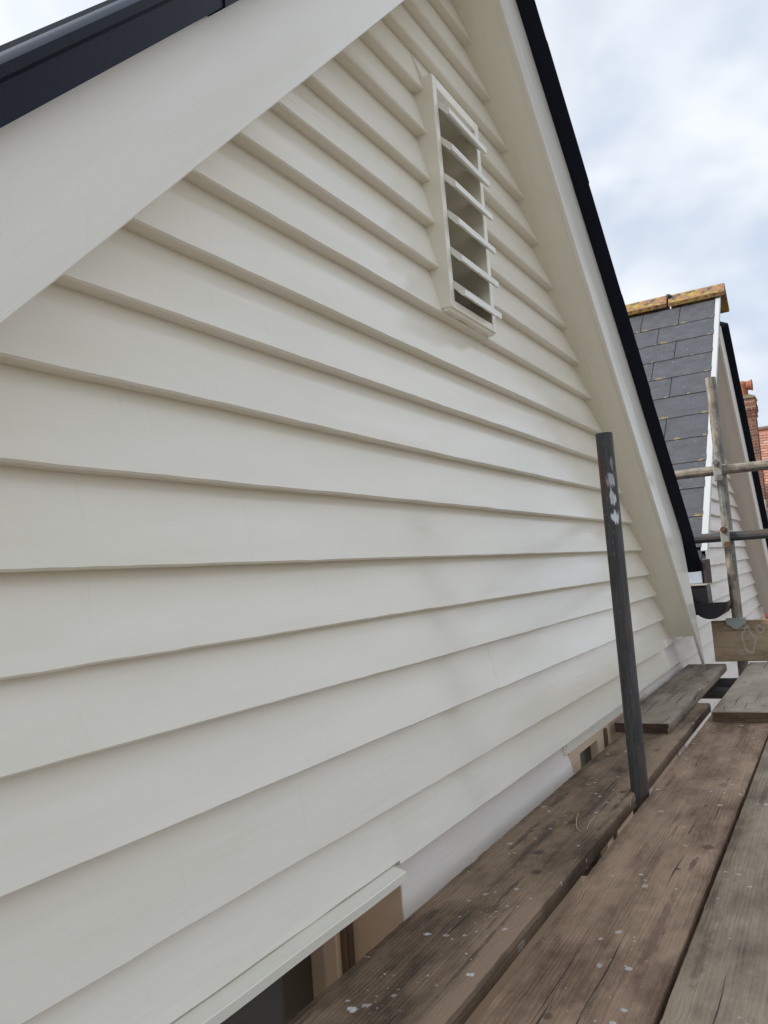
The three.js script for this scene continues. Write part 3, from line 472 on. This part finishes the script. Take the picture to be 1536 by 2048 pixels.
// ------------------------------------------------------------------ scaffold tubes and couplers
function poleTex(seed, paintDabs) {
  const H = 2048, W = 256, L = 1.7; // v: metres from the top of the map
  return tex(W, H, (u, v) => {
    const y = v * L, a = fbm2(u * 10, y * 9, seed, 4), b = fbm2(u * 60, y * 30, seed + 3, 2), s = n2(u * 40, y * 6, seed + 5);
    const m = 0.75 + 0.7 * (a - 0.5) + 0.5 * (b - 0.5) + 0.25 * (s - 0.5); let c = [0.076 * m, 0.079 * m, 0.08 * m];
    const rust = ss(0.55, 0.7, fbm2(u * 7, y * 7, seed + 9, 4) + (paintDabs ? 0.24 * Math.exp(-Math.pow((y - 0.12) / 0.06, 2)) * ss(0.12, 0.0, Math.abs(u - paintDabs.ru)) : 0)); c = c.map((q, i) => mix(q, [0.12, 0.062, 0.036][i], rust * 0.55));
    const sp = n2(u * 50, y * 90, seed + 21); if (sp > 0.93) c = c.map(q => mix(q, 0.25, 0.5));
    if (paintDabs) for (const [dy, du, ry, ru, al] of paintDabs.d) { const d = Math.hypot((y - dy) / ry, (u - du) / ru) + (fbm2(u * 26, y * 42, seed + 30, 4) - 0.5) * 1.5; const k = al * ss(1, 0.45, d) * (0.55 + 0.6 * n2(u * 70, y * 24, seed + 33)); c = c.map((q, i) => mix(q, [0.74, 0.76, 0.8][i], Math.min(1, k))); }
    return c.map(S);
  }, { ry: 1 / L });
}
// near upright
{
  const t = thing('scaffold_pole', 'dark steel scaffold upright in front of the cream boards, with three smeared white paint dabs', 'scaffold pole', [2.545, -CY, 0.285]);
  // texture v runs in metres from the foot, so shift the map to put the dabs near the top
  const top = 0.402, len = top + CY;
  const g = tubeBetween([2.545, -CY, 0.285], [2.545, top, 0.285], 0.0262, { rows: 2 });
  const uv = g.attributes.uv; for (let i = 0; i < uv.count; i++) uv.setY(i, len - uv.getY(i));
  // lathe angle of the side that looks at the lens
  const phi = Math.atan2(0 - 2.545, 0.9 - 0.285), u0 = ((phi / (2 * Math.PI)) + 1) % 1;
  const w = new THREE.MeshStandardMaterial({ map: poleTex(301, { ru: u0 - 0.13, d: [[0.15, u0 + 0.04, 0.03, 0.11, 0.6], [0.105, u0 + 0.09, 0.03, 0.03, 0.3], [0.207, u0 + 0.05, 0.026, 0.09, 0.85], [0.265, u0 + 0.05, 0.021, 0.09, 1.15], [0.182, u0 + 0.03, 0.014, 0.016, 0.5]] }), roughness: 0.6, metalness: 0.15 });
  part('tube', g, w, t);
}
const galvTex = tex(256, 1024, (u, v) => { const a = fbm2(u * 6, v * 26, 401, 5), b = fbm2(u * 60, v * 200, 405, 2), s = n2(u * 50, v * 16, 407); let m = 0.9 + 0.9 * (a - 0.5) + 0.5 * (b - 0.5) + 0.4 * (s - 0.5); let c = [0.24 * m, 0.235 * m, 0.21 * m]; const r = ss(0.42, 0.62, fbm2(u * 3, v * 7, 411, 4)); c = c.map((q, i) => mix(q, [0.31 * m, 0.245 * m, 0.18 * m][i], r * 0.65)); const k = ss(0.62, 0.7, fbm2(u * 9, v * 40, 413, 3)); c = c.map((q, i) => mix(q, [0.1, 0.098, 0.085][i], k * 0.6)); return c.map(S); }, { ry: 1 / 1.5 });
const galv = new THREE.MeshStandardMaterial({ map: galvTex, roughness: 0.6, metalness: 0.25 });
const darkTube = new THREE.MeshStandardMaterial({ map: poleTex(331, null), roughness: 0.65, metalness: 0.2 });
{
  const t = thing('scaffold_pole', 'worn grey and rusty scaffold upright behind the toe board, carrying two guard rails', 'scaffold pole', [5.37, -CY, 0.295]);
  part('tube', tubeBetween([5.37, -CY, 0.296], [5.36, 1.09, 0.293], 0.031), galv, t);
}
function tube(label, a, b, r, mat, cat = 'scaffold tube', group) { const t = thing('scaffold_tube', label, cat, [(a[0] + b[0]) / 2, Math.min(a[1], b[1]) - r, (a[2] + b[2]) / 2], group); part('tube', tubeBetween(a, b, r), mat, t); return t; }
tube('upper grey guard rail crossing in front of the slate roof', [5.295, 0.508, -0.12], [5.295, 0.488, 1.5], 0.0295, galv, 'guard rail');
tube('lower dark guard rail crossing in front of the old white boards', [5.295, 0.1, -0.1], [5.295, 0.084, 1.5], 0.0285, darkTube, 'guard rail');
function coupler(y, label, rusty) {
  const c = thing('scaffold_coupler', label, 'coupler', [5.3, y - 0.06, 0.29]);
  const m = new THREE.MeshStandardMaterial({ color: new THREE.Color().setRGB(0.34, 0.34, 0.3), roughness: 0.55, metalness: 0.5 }), rm = new THREE.MeshStandardMaterial({ color: new THREE.Color().setRGB(...(rusty ? [0.12, 0.055, 0.03] : [0.16, 0.15, 0.13])), roughness: 0.8 });
  const ring = (R, w) => { const s = new THREE.Shape(); s.absarc(0, 0, R, 0, Math.PI * 2); const h = new THREE.Path(); h.absarc(0, 0, R - 0.006, 0, Math.PI * 2, true); s.holes.push(h); const g = new THREE.ExtrudeGeometry(s, { depth: w, bevelEnabled: true, bevelSize: 0.0015, bevelThickness: 0.0015, bevelSegments: 1, curveSegments: 24 }); g.translate(0, 0, -w / 2); return g; };
  const r1 = ring(0.036, 0.042); r1.translate(5.295, y, 0.29);                     // round the rail
  const r2 = ring(0.038, 0.05); r2.rotateX(Math.PI / 2); r2.translate(5.365, y + 0.004, 0.295);   // round the upright
  const strap = box(5.252, 5.264, y - 0.066, y + 0.06, 0.262, 0.31, 0.006);
  part('body', merge([r1, r2, strap, box(5.31, 5.345, y - 0.036, y + 0.036, 0.256, 0.328, 0.006)]), m, c);
  const bolt = new THREE.CylinderGeometry(0.011, 0.011, 0.05, 10); bolt.rotateZ(Math.PI / 2); bolt.translate(5.25, y + 0.042, 0.285);
  const nut = new THREE.CylinderGeometry(0.021, 0.021, 0.016, 6); nut.rotateZ(Math.PI / 2); nut.translate(5.243, y + 0.042, 0.285);
  const nut2 = nut.clone(); nut2.scale(1, 1, 1); nut2.translate(0.006, -0.09, 0.01);
  part('bolt', merge([bolt, nut]), rm, c); part('bolt', nut2, rm, c);
}
coupler(0.503, 'upper coupler clamping the guard rail to the far upright', false);
coupler(0.096, 'lower rusty-bolted coupler clamping the dark rail to the far upright', true);
// the tubes that carry the deck
const under = 'tubes under the deck';
tube('dark tube under the boards, seen through the near gap by the pole', [2.1, D - 0.074, -0.02], [2.1, D - 0.074, 1.5], 0.0262, darkTube, 'scaffold tube');
tube('dark cross tube in the far gap, the nearer of two', [4.86, D - 0.074, -0.02], [4.86, D - 0.074, 1.5], 0.031, darkTube, 'scaffold tube');
tube('dark cross tube in the far gap, the farther of two', [5.22, D - 0.074, -0.02], [5.22, D - 0.074, 1.5], 0.031, darkTube, 'scaffold tube');
tube('grey tube running under the pale board along the deck', [-0.2, D - 0.135, 0.4], [5.46, D - 0.135, 0.4], 0.0262, galv, 'scaffold tube');

{ // wisps of straw
  const st = thing('straw', 'thin wisp of dry straw lying on the inner board near the pole', 'straw', [2.2, D, 0.2], undefined);
  const m = new THREE.MeshStandardMaterial({ color: new THREE.Color().setRGB(0.5, 0.44, 0.3), roughness: 0.8 });
  const w = pts => new THREE.TubeGeometry(new THREE.CatmullRomCurve3(pts.map(a => new THREE.Vector3(...a))), 16, 0.0011, 5);
  part('stem', w([[2.27, D + 0.003, 0.175], [2.2, D + 0.006, 0.19], [2.13, D + 0.003, 0.215], [2.12, D + 0.003, 0.228]]), m, st);
  part('stem', w([[2.26, D + 0.003, 0.225], [2.19, D + 0.004, 0.228], [2.14, D + 0.003, 0.236]]), m, st);
}
renderer.render(scene, camera);
